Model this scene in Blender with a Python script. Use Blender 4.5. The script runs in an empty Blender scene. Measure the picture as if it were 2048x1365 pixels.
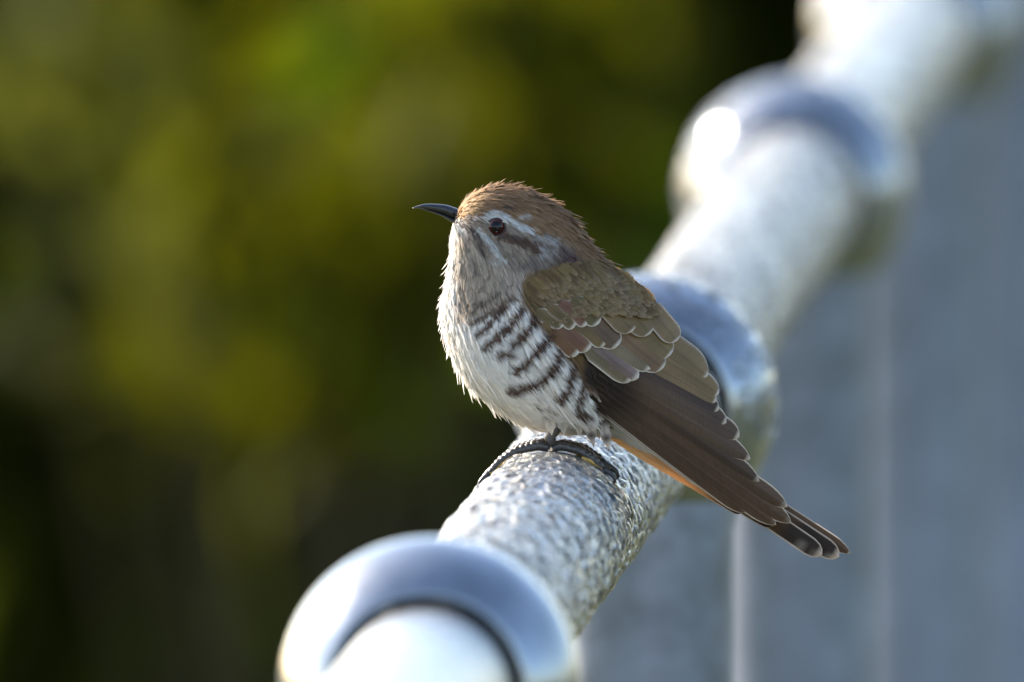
import bpy, bmesh, math, random
import numpy as np
from mathutils import Vector, Matrix

rad = math.radians
random.seed(7)
rng = np.random.default_rng(7)
scene = bpy.context.scene
col = scene.collection

# ------------------------------------------------------------------ camera
# telephoto view almost along a straight horizontal handrail (world +Y), 48 mm ball stanchions every 1.48 m
F_PX, W_PX, H_PX = 68138.0, 2048.0, 1365.0
D_A, D_STEP = 8.80, 1.478                      # distance of the first ball in view and of each next one
RAIL_Z = 1.10                                  # height of the rail axis above the ground
r_cam = Vector((461 * D_A / F_PX, 547 * D_A / F_PX, D_STEP))      # rail step in (right, up, forward)
STEP = r_cam.length
ydir = r_cam.normalized()
p = math.atan2(r_cam.y, r_cam.z)
zdir = Vector((0, math.cos(p), -math.sin(p)))
xdir = Vector((zdir.y * ydir.z - zdir.z * ydir.y, zdir.z * ydir.x - zdir.x * ydir.z, zdir.x * ydir.y - zdir.y * ydir.x))
if xdir.x < 0:
    xdir = -xdir


def cam_dir(v):                                # (right, up, forward) -> world direction
    return Vector((v.dot(xdir), v.dot(ydir), v.dot(zdir)))


T_BIRD = 0.52
ballA_cam = Vector((-163 * D_A / F_PX, -693 * D_A / F_PX, D_A))
CAM = Vector((0, -T_BIRD * STEP, RAIL_Z)) - cam_dir(ballA_cam)    # bird's rail section is world y = 0
cr, cu, cf = cam_dir(Vector((1, 0, 0))), cam_dir(Vector((0, 1, 0))), cam_dir(Vector((0, 0, 1)))
D_BIRD = D_A + D_STEP * T_BIRD

cam_data = bpy.data.cameras.new('camera')
cam = bpy.data.objects.new('camera', cam_data)
col.objects.link(cam)
m = Matrix.Identity(4)
for i in range(3):
    m[i][0], m[i][1], m[i][2], m[i][3] = cr[i], cu[i], -cf[i], CAM[i]
cam.matrix_world = m
cam_data.sensor_width = 22.3
cam_data.lens = F_PX / W_PX * 22.3
cam_data.clip_start = 0.1
cam_data.clip_end = 5000
cam_data.dof.use_dof = True
cam_data.dof.focus_distance = D_BIRD - 0.012
cam_data.dof.aperture_fstop = cam_data.lens / 1000 / 0.056
scene.camera = cam

# ------------------------------------------------------------------ light
SUN_EL, SUN_AZ = rad(28), rad(-53)             # azimuth from +Y towards +X
to_sun = Vector((math.sin(SUN_AZ) * math.cos(SUN_EL), math.cos(SUN_AZ) * math.cos(SUN_EL), math.sin(SUN_EL)))
world = bpy.data.worlds.new('World')
scene.world = world
world.use_nodes = True
wn = world.node_tree
sky = wn.nodes.new('ShaderNodeTexSky')
sky.sky_type = 'NISHITA'
sky.sun_disc = False
sky.sun_elevation = SUN_EL
sky.sun_rotation = SUN_AZ
sky.air_density = 1.0
sky.dust_density = 1.5
bg = wn.nodes['Background']
bg.inputs['Strength'].default_value = 0.13
wn.links.new(sky.outputs[0], bg.inputs[0])
sun_data = bpy.data.lights.new('sun', 'SUN')
sun_data.energy = 5.0
sun_data.angle = rad(0.53)
sun_data.color = (1.0, 0.90, 0.76)
sun = bpy.data.objects.new('sun', sun_data)
col.objects.link(sun)
sun.rotation_euler = to_sun.to_track_quat('Z', 'Y').to_euler()
sun.location = (-4, 4, 6)

vs = scene.view_settings
vs.view_transform = 'Standard'
vs.look = 'None'
vs.exposure = 1.9
vs.gamma = 1
vs.use_curve_mapping = False
scene.cycles.use_denoising = True
scene.cycles.max_bounces = 10
scene.cycles.transparent_max_bounces = 32
scene.cycles.transmission_bounces = 8
scene.cycles.sample_clamp_indirect = 3
scene.cycles.sample_clamp_direct = 25


# ------------------------------------------------------------------ helpers
def tag(o, label=None, cat=None, group=None, kind=None):
    if label: o['label'] = label
    if cat: o['category'] = cat
    if group: o['group'] = group
    if kind: o['kind'] = kind
    return o


def empty(name, loc=(0, 0, 0), parent=None):
    o = bpy.data.objects.new(name, None)
    o.empty_display_size = 0.02
    col.objects.link(o)
    o.location = loc
    o.parent = parent
    return o


def mesh_obj(name, verts, faces, mat, parent=None, smooth=True, vcol=None, uv=None):
    me = bpy.data.meshes.new(name)
    me.from_pydata([tuple(v) for v in verts], [], [tuple(f) for f in faces])
    finish_mesh(me, mat, smooth, vcol, uv)
    o = bpy.data.objects.new(name, me)
    col.objects.link(o)
    o.parent = parent
    return o


def finish_mesh(me, mat, smooth=True, vcol=None, uv=None):
    if smooth:
        me.polygons.foreach_set('use_smooth', np.ones(len(me.polygons), dtype=bool))
    n = len(me.vertices)
    if vcol is not None:
        a = me.color_attributes.new('Col', 'FLOAT_COLOR', 'POINT')
        c = np.ones((n, 4), dtype=np.float32)
        c[:, :3] = vcol
        a.data.foreach_set('color', c.ravel())
    if uv is not None:
        lay = me.uv_layers.new(name='UVMap')
        li = np.empty(len(me.loops), dtype=np.int32)
        me.loops.foreach_get('vertex_index', li)
        lay.data.foreach_set('uv', np.asarray(uv, dtype=np.float32)[li].ravel())
    me.materials.append(mat)
    me.update()


def lathe(profile, seg=64, axis='Y', closed=False):
    """profile = [(axial, radius)]"""
    V, Fc = [], []
    n = len(profile)
    for (a, r) in profile:
        for k in range(seg):
            t = 2 * math.pi * k / seg
            c, s = r * math.cos(t), r * math.sin(t)
            V.append((c, a, s) if axis == 'Y' else (c, s, a))
    for i in range(n - 1 if not closed else n):
        j = (i + 1) % n
        for k in range(seg):
            k2 = (k + 1) % seg
            f = (i * seg + k, i * seg + k2, j * seg + k2, j * seg + k)
            Fc.append(f if axis == 'Z' else f[::-1])
    return V, Fc


def tube(path, radii, seg=14, cap=True):
    V, Fc = [], []
    n = len(path)
    path = [Vector(q) for q in path]
    ref = Vector((0, 1, 0))
    for i, q in enumerate(path):
        t = (path[min(i + 1, n - 1)] - path[max(i - 1, 0)]).normalized()
        if abs(t.dot(ref)) > 0.95:
            ref = Vector((1, 0, 0))
        a = (ref - t * ref.dot(t)).normalized()
        b = t.cross(a)
        ref = a
        for k in range(seg):
            th = 2 * math.pi * k / seg
            V.append(q + (a * math.cos(th) + b * math.sin(th)) * radii[i])
    for i in range(n - 1):
        for k in range(seg):
            k2 = (k + 1) % seg
            Fc.append((i * seg + k, i * seg + k2, (i + 1) * seg + k2, (i + 1) * seg + k))
    if cap:
        V.append(path[0]); V.append(path[-1])
        for k in range(seg):
            Fc.append((len(V) - 2, (k + 1) % seg, k))
            Fc.append((len(V) - 1, (n - 1) * seg + k, (n - 1) * seg + (k + 1) % seg))
    return V, Fc


def new_mat(name):
    mt = bpy.data.materials.new(name)
    mt.use_nodes = True
    nt = mt.node_tree
    return mt, nt, nt.nodes['Principled BSDF'], nt.nodes['Material Output']


def N(nt, t, **kw):
    n = nt.nodes.new(t)
    for k, v in kw.items():
        setattr(n, k, v)
    return n


def ramp(nt, stops):
    r = nt.nodes.new('ShaderNodeValToRGB')
    el = r.color_ramp.elements
    while len(el) < len(stops):
        el.new(0.5)
    for e, (pos, c) in zip(el, stops):
        e.position = pos
        e.color = (*c, 1) if len(c) == 3 else c
    return r


# ------------------------------------------------------------------ materials
def galvanised(name, base=(0.50, 0.52, 0.55), rough=0.34, scale=60, bump=0.15, var=0.25, metal=0.85):
    mt, nt, b, out = new_mat(name)
    tc = N(nt, 'ShaderNodeTexCoord')
    n1 = N(nt, 'ShaderNodeTexNoise'); n1.inputs['Scale'].default_value = scale; n1.inputs['Detail'].default_value = 6
    n2 = N(nt, 'ShaderNodeTexVoronoi'); n2.inputs['Scale'].default_value = scale * 2.2
    nt.links.new(tc.outputs['Object'], n1.inputs['Vector'])
    nt.links.new(tc.outputs['Object'], n2.inputs['Vector'])
    lo = tuple(c * (1 - var) for c in base); hi = tuple(min(0.95, c * (1 + var)) for c in base)
    r1 = ramp(nt, [(0.32, lo), (0.68, hi)])
    nt.links.new(n1.outputs['Fac'], r1.inputs['Fac'])
    nt.links.new(r1.outputs['Color'], b.inputs['Base Color'])
    mr = N(nt, 'ShaderNodeMapRange')
    mr.inputs['To Min'].default_value = rough * 0.75; mr.inputs['To Max'].default_value = rough * 1.3
    nt.links.new(n1.outputs['Fac'], mr.inputs['Value'])
    nt.links.new(mr.outputs['Result'], b.inputs['Roughness'])
    b.inputs['Metallic'].default_value = metal
    bp = N(nt, 'ShaderNodeBump'); bp.inputs['Strength'].default_value = bump; bp.inputs['Distance'].default_value = 0.002
    mx = N(nt, 'ShaderNodeMath', operation='ADD')
    nt.links.new(n1.outputs['Fac'], mx.inputs[0])
    nt.links.new(n2.outputs['Distance'], mx.inputs[1])
    nt.links.new(mx.outputs[0], bp.inputs['Height'])
    nt.links.new(bp.outputs['Normal'], b.inputs['Normal'])
    return mt


M_RAIL = galvanised('galvanised_rail', (0.36, 0.35, 0.335), 0.27, 220, 0.25, 0.2)
M_BALL = galvanised('galvanised_ball', (0.24, 0.26, 0.29), 0.17, 70, 0.06, 0.15)
M_POST = galvanised('galvanised_post', (0.19, 0.225, 0.315), 0.40, 60, 0.12, 0.2, 0.6)

M_DEW, nt, b, out = new_mat('dew_water')
b.inputs['Base Color'].default_value = (1, 1, 1, 1)
b.inputs['Roughness'].default_value = 0.04
b.inputs['IOR'].default_value = 1.333
b.inputs['Transmission Weight'].default_value = 1.0


def feather_material(name, soft, trans=None):
    mt, nt, b, out = new_mat(name)
    ca = N(nt, 'ShaderNodeVertexColor', layer_name='Col')
    uv = N(nt, 'ShaderNodeUVMap', uv_map='UVMap')
    sep = N(nt, 'ShaderNodeSeparateXYZ')
    nt.links.new(uv.outputs['UV'], sep.inputs[0])

    def mth(op, a, bb=None, c=None):
        n = N(nt, 'ShaderNodeMath', operation=op)
        for i, q in enumerate((a, bb, c)):
            if q is None: continue
            if isinstance(q, (int, float)): n.inputs[i].default_value = q
            else: nt.links.new(q, n.inputs[i])
        return n.outputs[0]
    # uv: x = id + across (0..0.9), y = along
    idn = mth('FLOOR', sep.outputs['X'])
    xx = mth('SUBTRACT', sep.outputs['X'], idn)
    e = mth('ABSOLUTE', mth('SUBTRACT', mth('MULTIPLY', xx, 2 / 0.9), 1.0))
    barb = mth('SUBTRACT', sep.outputs['Y'], mth('MULTIPLY', e, 0.30 if soft else 0.06))
    comb = N(nt, 'ShaderNodeCombineXYZ')
    nt.links.new(mth('MULTIPLY', e, 0.6), comb.inputs['X'])
    nt.links.new(mth('MULTIPLY', barb, 16 if soft else 70), comb.inputs['Y'])
    nt.links.new(mth('MULTIPLY', idn, 3.7), comb.inputs['Z'])
    nz = N(nt, 'ShaderNodeTexNoise'); nz.inputs['Scale'].default_value = 1.0
    nz.inputs['Detail'].default_value = 3; nz.inputs['Roughness'].default_value = 0.65
    nt.links.new(comb.outputs[0], nz.inputs['Vector'])
    mr = N(nt, 'ShaderNodeMapRange')
    mr.inputs['From Min'].default_value = 0.25; mr.inputs['From Max'].default_value = 0.75
    mr.inputs['To Min'].default_value = 0.82; mr.inputs['To Max'].default_value = 1.16
    nt.links.new(nz.outputs['Fac'], mr.inputs['Value'])
    mul = N(nt, 'ShaderNodeMixRGB', blend_type='MULTIPLY'); mul.inputs['Fac'].default_value = 1
    nt.links.new(ca.outputs['Color'], mul.inputs['Color1'])
    nt.links.new(mr.outputs['Result'], mul.inputs['Color2'])
    nt.links.new(mul.outputs['Color'], b.inputs['Base Color'])
    b.inputs['Roughness'].default_value = 0.62 if soft else 0.45
    b.inputs['Specular IOR Level'].default_value = 0.25
    bp = N(nt, 'ShaderNodeBump'); bp.inputs['Strength'].default_value = 0.25; bp.inputs['Distance'].default_value = 0.0004
    nt.links.new(nz.outputs['Fac'], bp.inputs['Height'])
    nt.links.new(bp.outputs['Normal'], b.inputs['Normal'])
    tr = N(nt, 'ShaderNodeBsdfTranslucent')
    nt.links.new(mul.outputs['Color'], tr.inputs['Color'])
    mix = N(nt, 'ShaderNodeMixShader'); mix.inputs['Fac'].default_value = trans or (0.5 if soft else 0.3)
    nt.links.new(b.outputs[0], mix.inputs[1]); nt.links.new(tr.outputs[0], mix.inputs[2])
    if soft:
        # frayed barbs: cut the outer rim and the tip along the barb noise
        rim = mth('ADD', mth('POWER', e, 2.0), mth('POWER', mth('MAXIMUM', sep.outputs['Y'], 0.0), 5.0))
        cut = mth('GREATER_THAN', mth('SUBTRACT', rim, mth('MULTIPLY', nz.outputs['Fac'], 1.7)), 0.05)
        trn = N(nt, 'ShaderNodeBsdfTransparent')
        mx2 = N(nt, 'ShaderNodeMixShader')
        nt.links.new(cut, mx2.inputs['Fac'])
        nt.links.new(mix.outputs[0], mx2.inputs[1]); nt.links.new(trn.outputs[0], mx2.inputs[2])
        nt.links.new(mx2.outputs[0], out.inputs['Surface'])
    else:
        nt.links.new(mix.outputs[0], out.inputs['Surface'])
    return mt


M_PLUME = feather_material('soft_plumage', True)
M_FLIGHT = feather_material('flight_feather', False)
M_THIN = feather_material('thin_tail_feather', False, 0.75)

M_SKIN, nt, b, out = new_mat('plumage_base')
ca = N(nt, 'ShaderNodeVertexColor', layer_name='Col')
nt.links.new(ca.outputs['Color'], b.inputs['Base Color'])
b.inputs['Roughness'].default_value = 0.9
b.inputs['Specular IOR Level'].default_value = 0.1


def simple(name, base, rough=0.5, spec=0.5, scale=None, var=0.3, bump=0.0):
    mt, nt, b, out = new_mat(name)
    b.inputs['Base Color'].default_value = (*base, 1)
    b.inputs['Roughness'].default_value = rough
    b.inputs['Specular IOR Level'].default_value = spec
    if scale:
        tc = N(nt, 'ShaderNodeTexCoord')
        n1 = N(nt, 'ShaderNodeTexNoise'); n1.inputs['Scale'].default_value = scale; n1.inputs['Detail'].default_value = 5
        nt.links.new(tc.outputs['Object'], n1.inputs['Vector'])
        r = ramp(nt, [(0.3, tuple(c * (1 - var) for c in base)), (0.7, tuple(c * (1 + var) for c in base))])
        nt.links.new(n1.outputs['Fac'], r.inputs['Fac'])
        nt.links.new(r.outputs['Color'], b.inputs['Base Color'])
        if bump:
            bp = N(nt, 'ShaderNodeBump'); bp.inputs['Strength'].default_value = bump
            bp.inputs['Distance'].default_value = 0.5 / scale
            nt.links.new(n1.outputs['Fac'], bp.inputs['Height'])
            nt.links.new(bp.outputs['Normal'], b.inputs['Normal'])
    return mt


M_BILL = simple('bill_horn', (0.018, 0.017, 0.018), 0.32, 0.5, 700, 0.4, 0.08)
M_EYE = simple('eye_iris', (0.040, 0.006, 0.005), 0.10, 0.25)
M_PUPIL = simple('eye_pupil', (0.004, 0.003, 0.004), 0.06, 0.25)
M_LID = simple('eye_ring', (0.035, 0.028, 0.025), 0.6, 0.3, 900, 0.3, 0.2)
M_TOE = simple('toe_scale', (0.050, 0.040, 0.034), 0.38, 0.5, 900, 0.5, 0.3)
M_SOLE = simple('toe_pad', (0.42, 0.25, 0.06), 0.55, 0.4, 900, 0.3, 0.2)
M_CLAW = simple('claw_horn', (0.02, 0.015, 0.014), 0.3, 0.5, 500, 0.3)
M_CONCRETE = simple('concrete', (0.32, 0.31, 0.29), 0.9, 0.3, 14, 0.25, 0.5)
M_BARK = simple('bark', (0.045, 0.040, 0.022), 0.9, 0.2, 40, 0.4, 0.6)

M_GRASS, nt, b, out = new_mat('grass_ground')
tc = N(nt, 'ShaderNodeTexCoord')
n1 = N(nt, 'ShaderNodeTexNoise'); n1.inputs['Scale'].default_value = 0.7; n1.inputs['Detail'].default_value = 8
n2 = N(nt, 'ShaderNodeTexNoise'); n2.inputs['Scale'].default_value = 35; n2.inputs['Detail'].default_value = 6
nt.links.new(tc.outputs['Object'], n1.inputs['Vector']); nt.links.new(tc.outputs['Object'], n2.inputs['Vector'])
r1 = ramp(nt, [(0.3, (0.038, 0.052, 0.008)), (0.7, (0.068, 0.068, 0.012))])
nt.links.new(n1.outputs['Fac'], r1.inputs['Fac'])
r2 = ramp(nt, [(0.3, (0.6, 0.6, 0.6)), (0.7, (1.35, 1.35, 1.35))])
nt.links.new(n2.outputs['Fac'], r2.inputs['Fac'])
mx = N(nt, 'ShaderNodeMixRGB', blend_type='MULTIPLY'); mx.inputs['Fac'].default_value = 1
nt.links.new(r1.outputs['Color'], mx.inputs['Color1']); nt.links.new(r2.outputs['Color'], mx.inputs['Color2'])
nt.links.new(mx.outputs['Color'], b.inputs['Base Color'])
b.inputs['Roughness'].default_value = 0.95
bp = N(nt, 'ShaderNodeBump'); bp.inputs['Strength'].default_value = 0.8; bp.inputs['Distance'].default_value = 0.03
nt.links.new(n2.outputs['Fac'], bp.inputs['Height']); nt.links.new(bp.outputs['Normal'], b.inputs['Normal'])

M_LEAF, nt, b, out = new_mat('leaf')
ca = N(nt, 'ShaderNodeVertexColor', layer_name='Col')
nt.links.new(ca.outputs['Color'], b.inputs['Base Color'])
b.inputs['Roughness'].default_value = 0.75
b.inputs['Specular IOR Level'].default_value = 0.12
tr = N(nt, 'ShaderNodeBsdfTranslucent')
nt.links.new(ca.outputs['Color'], tr.inputs['Color'])
mix = N(nt, 'ShaderNodeMixShader'); mix.inputs['Fac'].default_value = 0.6
nt.links.new(b.outputs[0], mix.inputs[1]); nt.links.new(tr.outputs[0], mix.inputs[2])
nt.links.new(mix.outputs[0], out.inputs['Surface'])

# ------------------------------------------------------------------ the setting
gv = []
G = 1500.0
g = mesh_obj('ground', [(-G, -G, 0), (G, -G, 0), (G, G, 0), (-G, G, 0)], [(0, 1, 2, 3)], M_GRASS, smooth=False)
tag(g, kind='structure')

Y_FIRST = -T_BIRD * STEP - 2 * STEP
N_ST = 9
Y_LAST = Y_FIRST + (N_ST - 1) * STEP


def box(name, x0, x1, y0, y1, z0, z1, mat, parent=None, bev=0.01):
    bm = bmesh.new()
    bmesh.ops.create_cube(bm, size=1)
    for v in bm.verts:
        v.co = Vector((x0 + (v.co.x + 0.5) * (x1 - x0), y0 + (v.co.y + 0.5) * (y1 - y0), z0 + (v.co.z + 0.5) * (z1 - z0)))
    bmesh.ops.bevel(bm, geom=bm.edges[:], offset=bev, segments=2, affect='EDGES')
    me = bpy.data.meshes.new(name); bm.to_mesh(me); bm.free()
    me.materials.append(mat)
    o = bpy.data.objects.new(name, me); col.objects.link(o); o.parent = parent
    return o


footing = box('footing', -0.14, 0.14, Y_FIRST - 0.4, Y_LAST + 0.4, -0.2, 0.10, M_CONCRETE, bev=0.015)
tag(footing, kind='structure')

path = box('path', 0.17, 3.2, -60.0, -2.6, -0.05, 0.06, M_CONCRETE, bev=0.01)
tag(path, kind='structure')
plaza = box('pavement', -22, 22, -60.0, -9.6, -0.05, 0.064, M_CONCRETE, bev=0.01)
tag(plaza, kind='structure')

# ------------------------------------------------------------------ handrail and stanchions
R_PIPE, R_BALL, R_POST, R_BORE = 0.0222, 0.039, 0.0255, 0.0246
OFF = np.zeros(N_ST); OFF[3] = 0.0024          # this stanchion stands slightly out of line, the tube follows it


def rail_off(y):
    return np.interp(y, Y_FIRST + STEP * np.arange(N_ST), OFF)



MID_Z = 0.58


def ball_mesh():
    pr = []
    a0 = math.sqrt(R_BALL ** 2 - (R_BORE + 0.0012) ** 2)
    pr += [(-0.012, R_BORE - 0.0012), (-a0 + 0.004, R_BORE - 0.0002), (-a0 + 0.0006, R_BORE + 0.0001)]
    th0 = math.acos(a0 / R_BALL)
    n = 40
    for i in range(n + 1):
        th = th0 + (math.pi - 2 * th0) * i / n
        pr.append((-R_BALL * math.cos(th), R_BALL * math.sin(th)))
    pr += [(a0 - 0.0006, R_BORE + 0.0001), (a0 - 0.004, R_BORE - 0.0002), (0.012, R_BORE - 0.0012)]
    V, Fc = lathe(pr, 72, 'Y')
    me = bpy.data.meshes.new('ball')
    me.from_pydata(V, [], Fc)
    finish_mesh(me, M_BALL)
    return me


BALL = ball_mesh()


def make_stanchion():
    root = empty('rail_stanchion')
    for z in (RAIL_Z, MID_Z):
        o = bpy.data.objects.new('ball', BALL); col.objects.link(o); o.parent = root; o.location = (0, 0, z)
    for (z0, z1) in ((0.112, MID_Z), (MID_Z, RAIL_Z)):
        hi = z1 - math.sqrt(R_BALL ** 2 - R_POST ** 2) + 0.002
        lo = z0 if z0 < 0.2 else z0 + math.sqrt(R_BALL ** 2 - R_POST ** 2) - 0.002
        V, Fc = lathe([(lo, R_POST), (lo + 0.002, R_POST), (hi - 0.010, R_POST), (hi - 0.0085, R_POST + 0.0006), (hi + 0.003, R_POST + 0.0006)], 56, 'Z')
        mesh_obj('post', V, Fc, M_POST, root)
    V, Fc = lathe([(0.098, 0.0), (0.098, 0.062), (0.110, 0.064), (0.114, 0.060), (0.116, 0.034), (0.150, 0.0285), (0.152, 0.0254)], 56, 'Z')
    mesh_obj('base_flange', V, Fc, M_BALL, root)
    for a in (45, 135, 225, 315):
        V, Fc = lathe([(0.112, 0.0075), (0.122, 0.0075), (0.124, 0.0055), (0.124, 0.0)], 6, 'Z')
        bo = mesh_obj('bolt', V, Fc, M_POST, root, smooth=False)
        bo.location = (0.049 * math.cos(rad(a)), 0.049 * math.sin(rad(a)), 0)
    return root


def children(o):
    return [c for c in col.objects if c.parent == o]


def copy_tree(o, kids_of):
    c = o.copy(); col.objects.link(c)
    for ch in kids_of:
        k = ch.copy(); col.objects.link(k); k.parent = c
    return c


proto = make_stanchion()
kids = children(proto)
st_label = {2: 'galvanised ball stanchion in front of the bird, the rail passing over its post',
            3: 'dew-spotted galvanised ball stanchion just behind the bird\'s wing and tail',
            4: 'galvanised ball stanchion with sun glint, next beyond the one behind the bird',
            5: 'blurred galvanised ball stanchion, second beyond the one behind the bird',
            6: 'blurred galvanised ball stanchion, third beyond the one behind the bird',
            7: 'blurred galvanised ball stanchion, fourth beyond the one behind the bird',
            8: 'galvanised ball stanchion at the far end of the handrail',
            0: 'galvanised ball stanchion at the near end of the handrail',
            1: 'galvanised ball stanchion next to the near end of the handrail'}
for i in range(N_ST):
    o = proto if i == 0 else copy_tree(proto, kids)
    o.location = (OFF[i], Y_FIRST + i * STEP, 0)
    o.rotation_euler = (0, 0, rad(180) * (i % 2))
    tag(o, st_label[i],
        'stanchion', 'ball stanchions carrying the handrail')


def pipe(name, z, label):
    root = empty(name, (0, 0, z))
    y0, y1 = Y_FIRST - 0.25, Y_LAST + 0.25
    ys = np.linspace(y0, y1, 200)
    V, Fc = lathe([(y, R_PIPE) for y in ys], 72, 'Y')
    V = [(v[0] + float(rail_off(v[1])), v[1], v[2]) for v in V]
    mesh_obj('tube', V, Fc, M_RAIL, root)
    for s, y in ((-1, y0), (1, y1)):
        pr = [(y - s * 0.002, R_PIPE + 0.0005), (y, R_PIPE + 0.0012), (y + s * 0.006, R_PIPE - 0.001), (y + s * 0.010, 0.012), (y + s * 0.011, 0.0)]
        V, Fc = lathe(pr if s > 0 else pr[::-1], 40, 'Y')
        mesh_obj('end_cap', V, Fc, M_RAIL, root)
    tag(root, label, 'handrail')
    return root


handrail = pipe('handrail', RAIL_Z, 'wet galvanised steel tube handrail the bird is perched on')
midrail = pipe('midrail', MID_Z, 'galvanised steel lower rail running under the handrail')


# dew on the tube and on the balls: low domes of water
def dew(name, pts, nrm, tang, rx, ry, h, parent):
    seg, rings = 9, 3
    n = len(pts)
    bit = np.cross(nrm, tang)
    Vs, Fs = [], []
    per = seg * rings + 1
    ang = np.arange(seg) * 2 * math.pi / seg
    V = np.zeros((n, per, 3))
    for r in range(rings):
        q = r / rings
        rr = math.cos(q * math.pi / 2)
        hh = math.sin(q * math.pi / 2)
        for k in range(seg):
            V[:, r * seg + k] = (pts + tang * (rx * rr * math.cos(ang[k]))[:, None] + bit * (ry * rr * math.sin(ang[k]))[:, None]
                                 + nrm * (h * hh - (0.00025 if r == 0 else 0) - (ry * ry * rr * rr * math.sin(ang[k]) ** 2) / (2 * R_PIPE))[:, None])
    V[:, -1] = pts + nrm * h[:, None]
    f = []
    for r in range(rings - 1):
        for k in range(seg):
            k2 = (k + 1) % seg
            f.append((r * seg + k, r * seg + k2, (r + 1) * seg + k2, (r + 1) * seg + k))
    ft = [((rings - 1) * seg + k, (rings - 1) * seg + (k + 1) % seg, per - 1) for k in range(seg)]
    faces = []
    for i in range(n):
        o = i * per
        faces += [tuple(o + a for a in q) for q in f] + [tuple(o + a for a in q) for q in ft]
    o = mesh_obj(name, V.reshape(-1, 3), faces, M_DEW, parent)
    tag(o, kind='stuff')
    return o


def pipe_dew():
    P, Nn, Tt, RX, RY, HH = [], [], [], [], [], []
    spans = [(-0.80, -0.22, 2600), (-0.22, 0.55, 6200), (0.55, 1.0, 2600), (1.0, 2.3, 5200), (2.3, 4.2, 3500)]
    for (y0, y1, n) in spans:
        y = rng.uniform(y0, y1, n)
        th = rng.uniform(rad(-75), rad(255), n)        # 90 deg = top
        size = np.exp(rng.normal(math.log(0.0016), 0.40, n)).clip(0.0005, 0.003)
        keep = np.ones(n, bool)
        keep &= ~((np.abs(y + 0.006) < 0.022) & (np.abs(th - rad(90)) < rad(60)) & (rng.random(n) < 0.85))   # wiped by the feet
        y, th, size = y[keep], th[keep], size[keep]
        nn = np.stack([np.cos(th), np.zeros_like(th), np.sin(th)], 1)
        pts = nn * R_PIPE
        pts[:, 1] = y
        pts[:, 0] += rail_off(y)
        tt = np.tile(np.array([0.0, 1.0, 0.0]), (len(y), 1))
        P.append(pts); Nn.append(nn); Tt.append(tt)
        RX.append(size * rng.uniform(0.85, 1.2, len(y))); RY.append(size * rng.uniform(0.9, 1.7, len(y)))
        HH.append(size * rng.uniform(0.42, 0.66, len(y)))
    c = np.concatenate
    dew('dew_drops', c(P), c(Nn), c(Tt), c(RX), c(RY), c(HH), handrail)


pipe_dew()


def ball_dew(st, n):
    d = rng.normal(0, 1, (n * 3, 3)); d /= np.linalg.norm(d, axis=1, keepdims=True)
    ok = (d[:, 2] > -0.25) & (np.abs(d[:, 1]) < 0.72)
    d = d[ok][:n]
    m_ = len(d)
    tg = np.cross(d, np.array([0.3, 0.2, 1.0])); tg /= np.linalg.norm(tg, axis=1, keepdims=True)
    sz = np.exp(rng.normal(math.log(0.0012), 0.4, m_)).clip(0.0005, 0.0026)
    o = dew('dew_drops', d * R_BALL + np.array([0, 0, RAIL_Z]), d, tg, sz, sz * rng.uniform(0.8, 1.4, m_), sz * 0.45, st)


for o in [c for c in col.objects if c.name.startswith('rail_stanchion')][3:5]:
    ball_dew(o, 520)

# ------------------------------------------------------------------ the bird
S_PX = F_PX / D_BIRD                           # photo pixels per metre at the bird
U0, V0 = 1092.0, 900.0                         # foot of the bird on top of the tube
bird = empty('bird')
mb = Matrix.Identity(4)
org = CAM + cf * D_BIRD + cr * ((U0 - W_PX / 2) / S_PX) + cu * (-(V0 - H_PX / 2) / S_PX)
for i in range(3):
    mb[i][0], mb[i][1], mb[i][2], mb[i][3] = cr[i], cf[i], cu[i], org[i]
bird.matrix_world = mb
tag(bird, 'small brown cuckoo with barred white flanks and long dark wings, perched on the handrail', 'bird')


def L2(u, v, y=0.0):
    return np.array([(u - U0) / S_PX, y / S_PX, (V0 - v) / S_PX])


SEC = [  # back outline point, belly outline point, half width
    (918, 424, 908, 446, 10), (926, 410, 907, 458, 26), (942, 394, 905, 478, 46), (970, 380, 904, 502, 62),
    (1005, 375, 902, 530, 74), (1045, 380, 898, 560, 82), (1085, 399, 892, 590, 88), (1125, 426, 888, 620, 96),
    (1160, 465, 892, 650, 108), (1190, 505, 900, 682, 122), (1228, 545, 915, 722, 136), (1262, 585, 938, 762, 144),
    (1288, 635, 970, 796, 146), (1302, 690, 1010, 825, 140), (1308, 745, 1055, 848, 124), (1308, 795, 1105, 858, 100),
    (1312, 835, 1160, 862, 72), (1325, 868, 1220, 868, 46), (1350, 900, 1280, 902, 26), (1385, 930, 1345, 938, 12)]
SEC = np.array(SEC, float)


def catmull(P, t):
    n = len(P)
    i = np.clip(np.floor(t).astype(int), 0, n - 2)
    f = (t - i)[:, None]
    p0, p1, p2, p3 = P[np.maximum(i - 1, 0)], P[i], P[i + 1], P[np.minimum(i + 2, n - 1)]
    return 0.5 * (2 * p1 + (p2 - p0) * f + (2 * p0 - 5 * p1 + 4 * p2 - p3) * f ** 2 + (3 * p1 - p0 - 3 * p2 + p3) * f ** 3)


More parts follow.
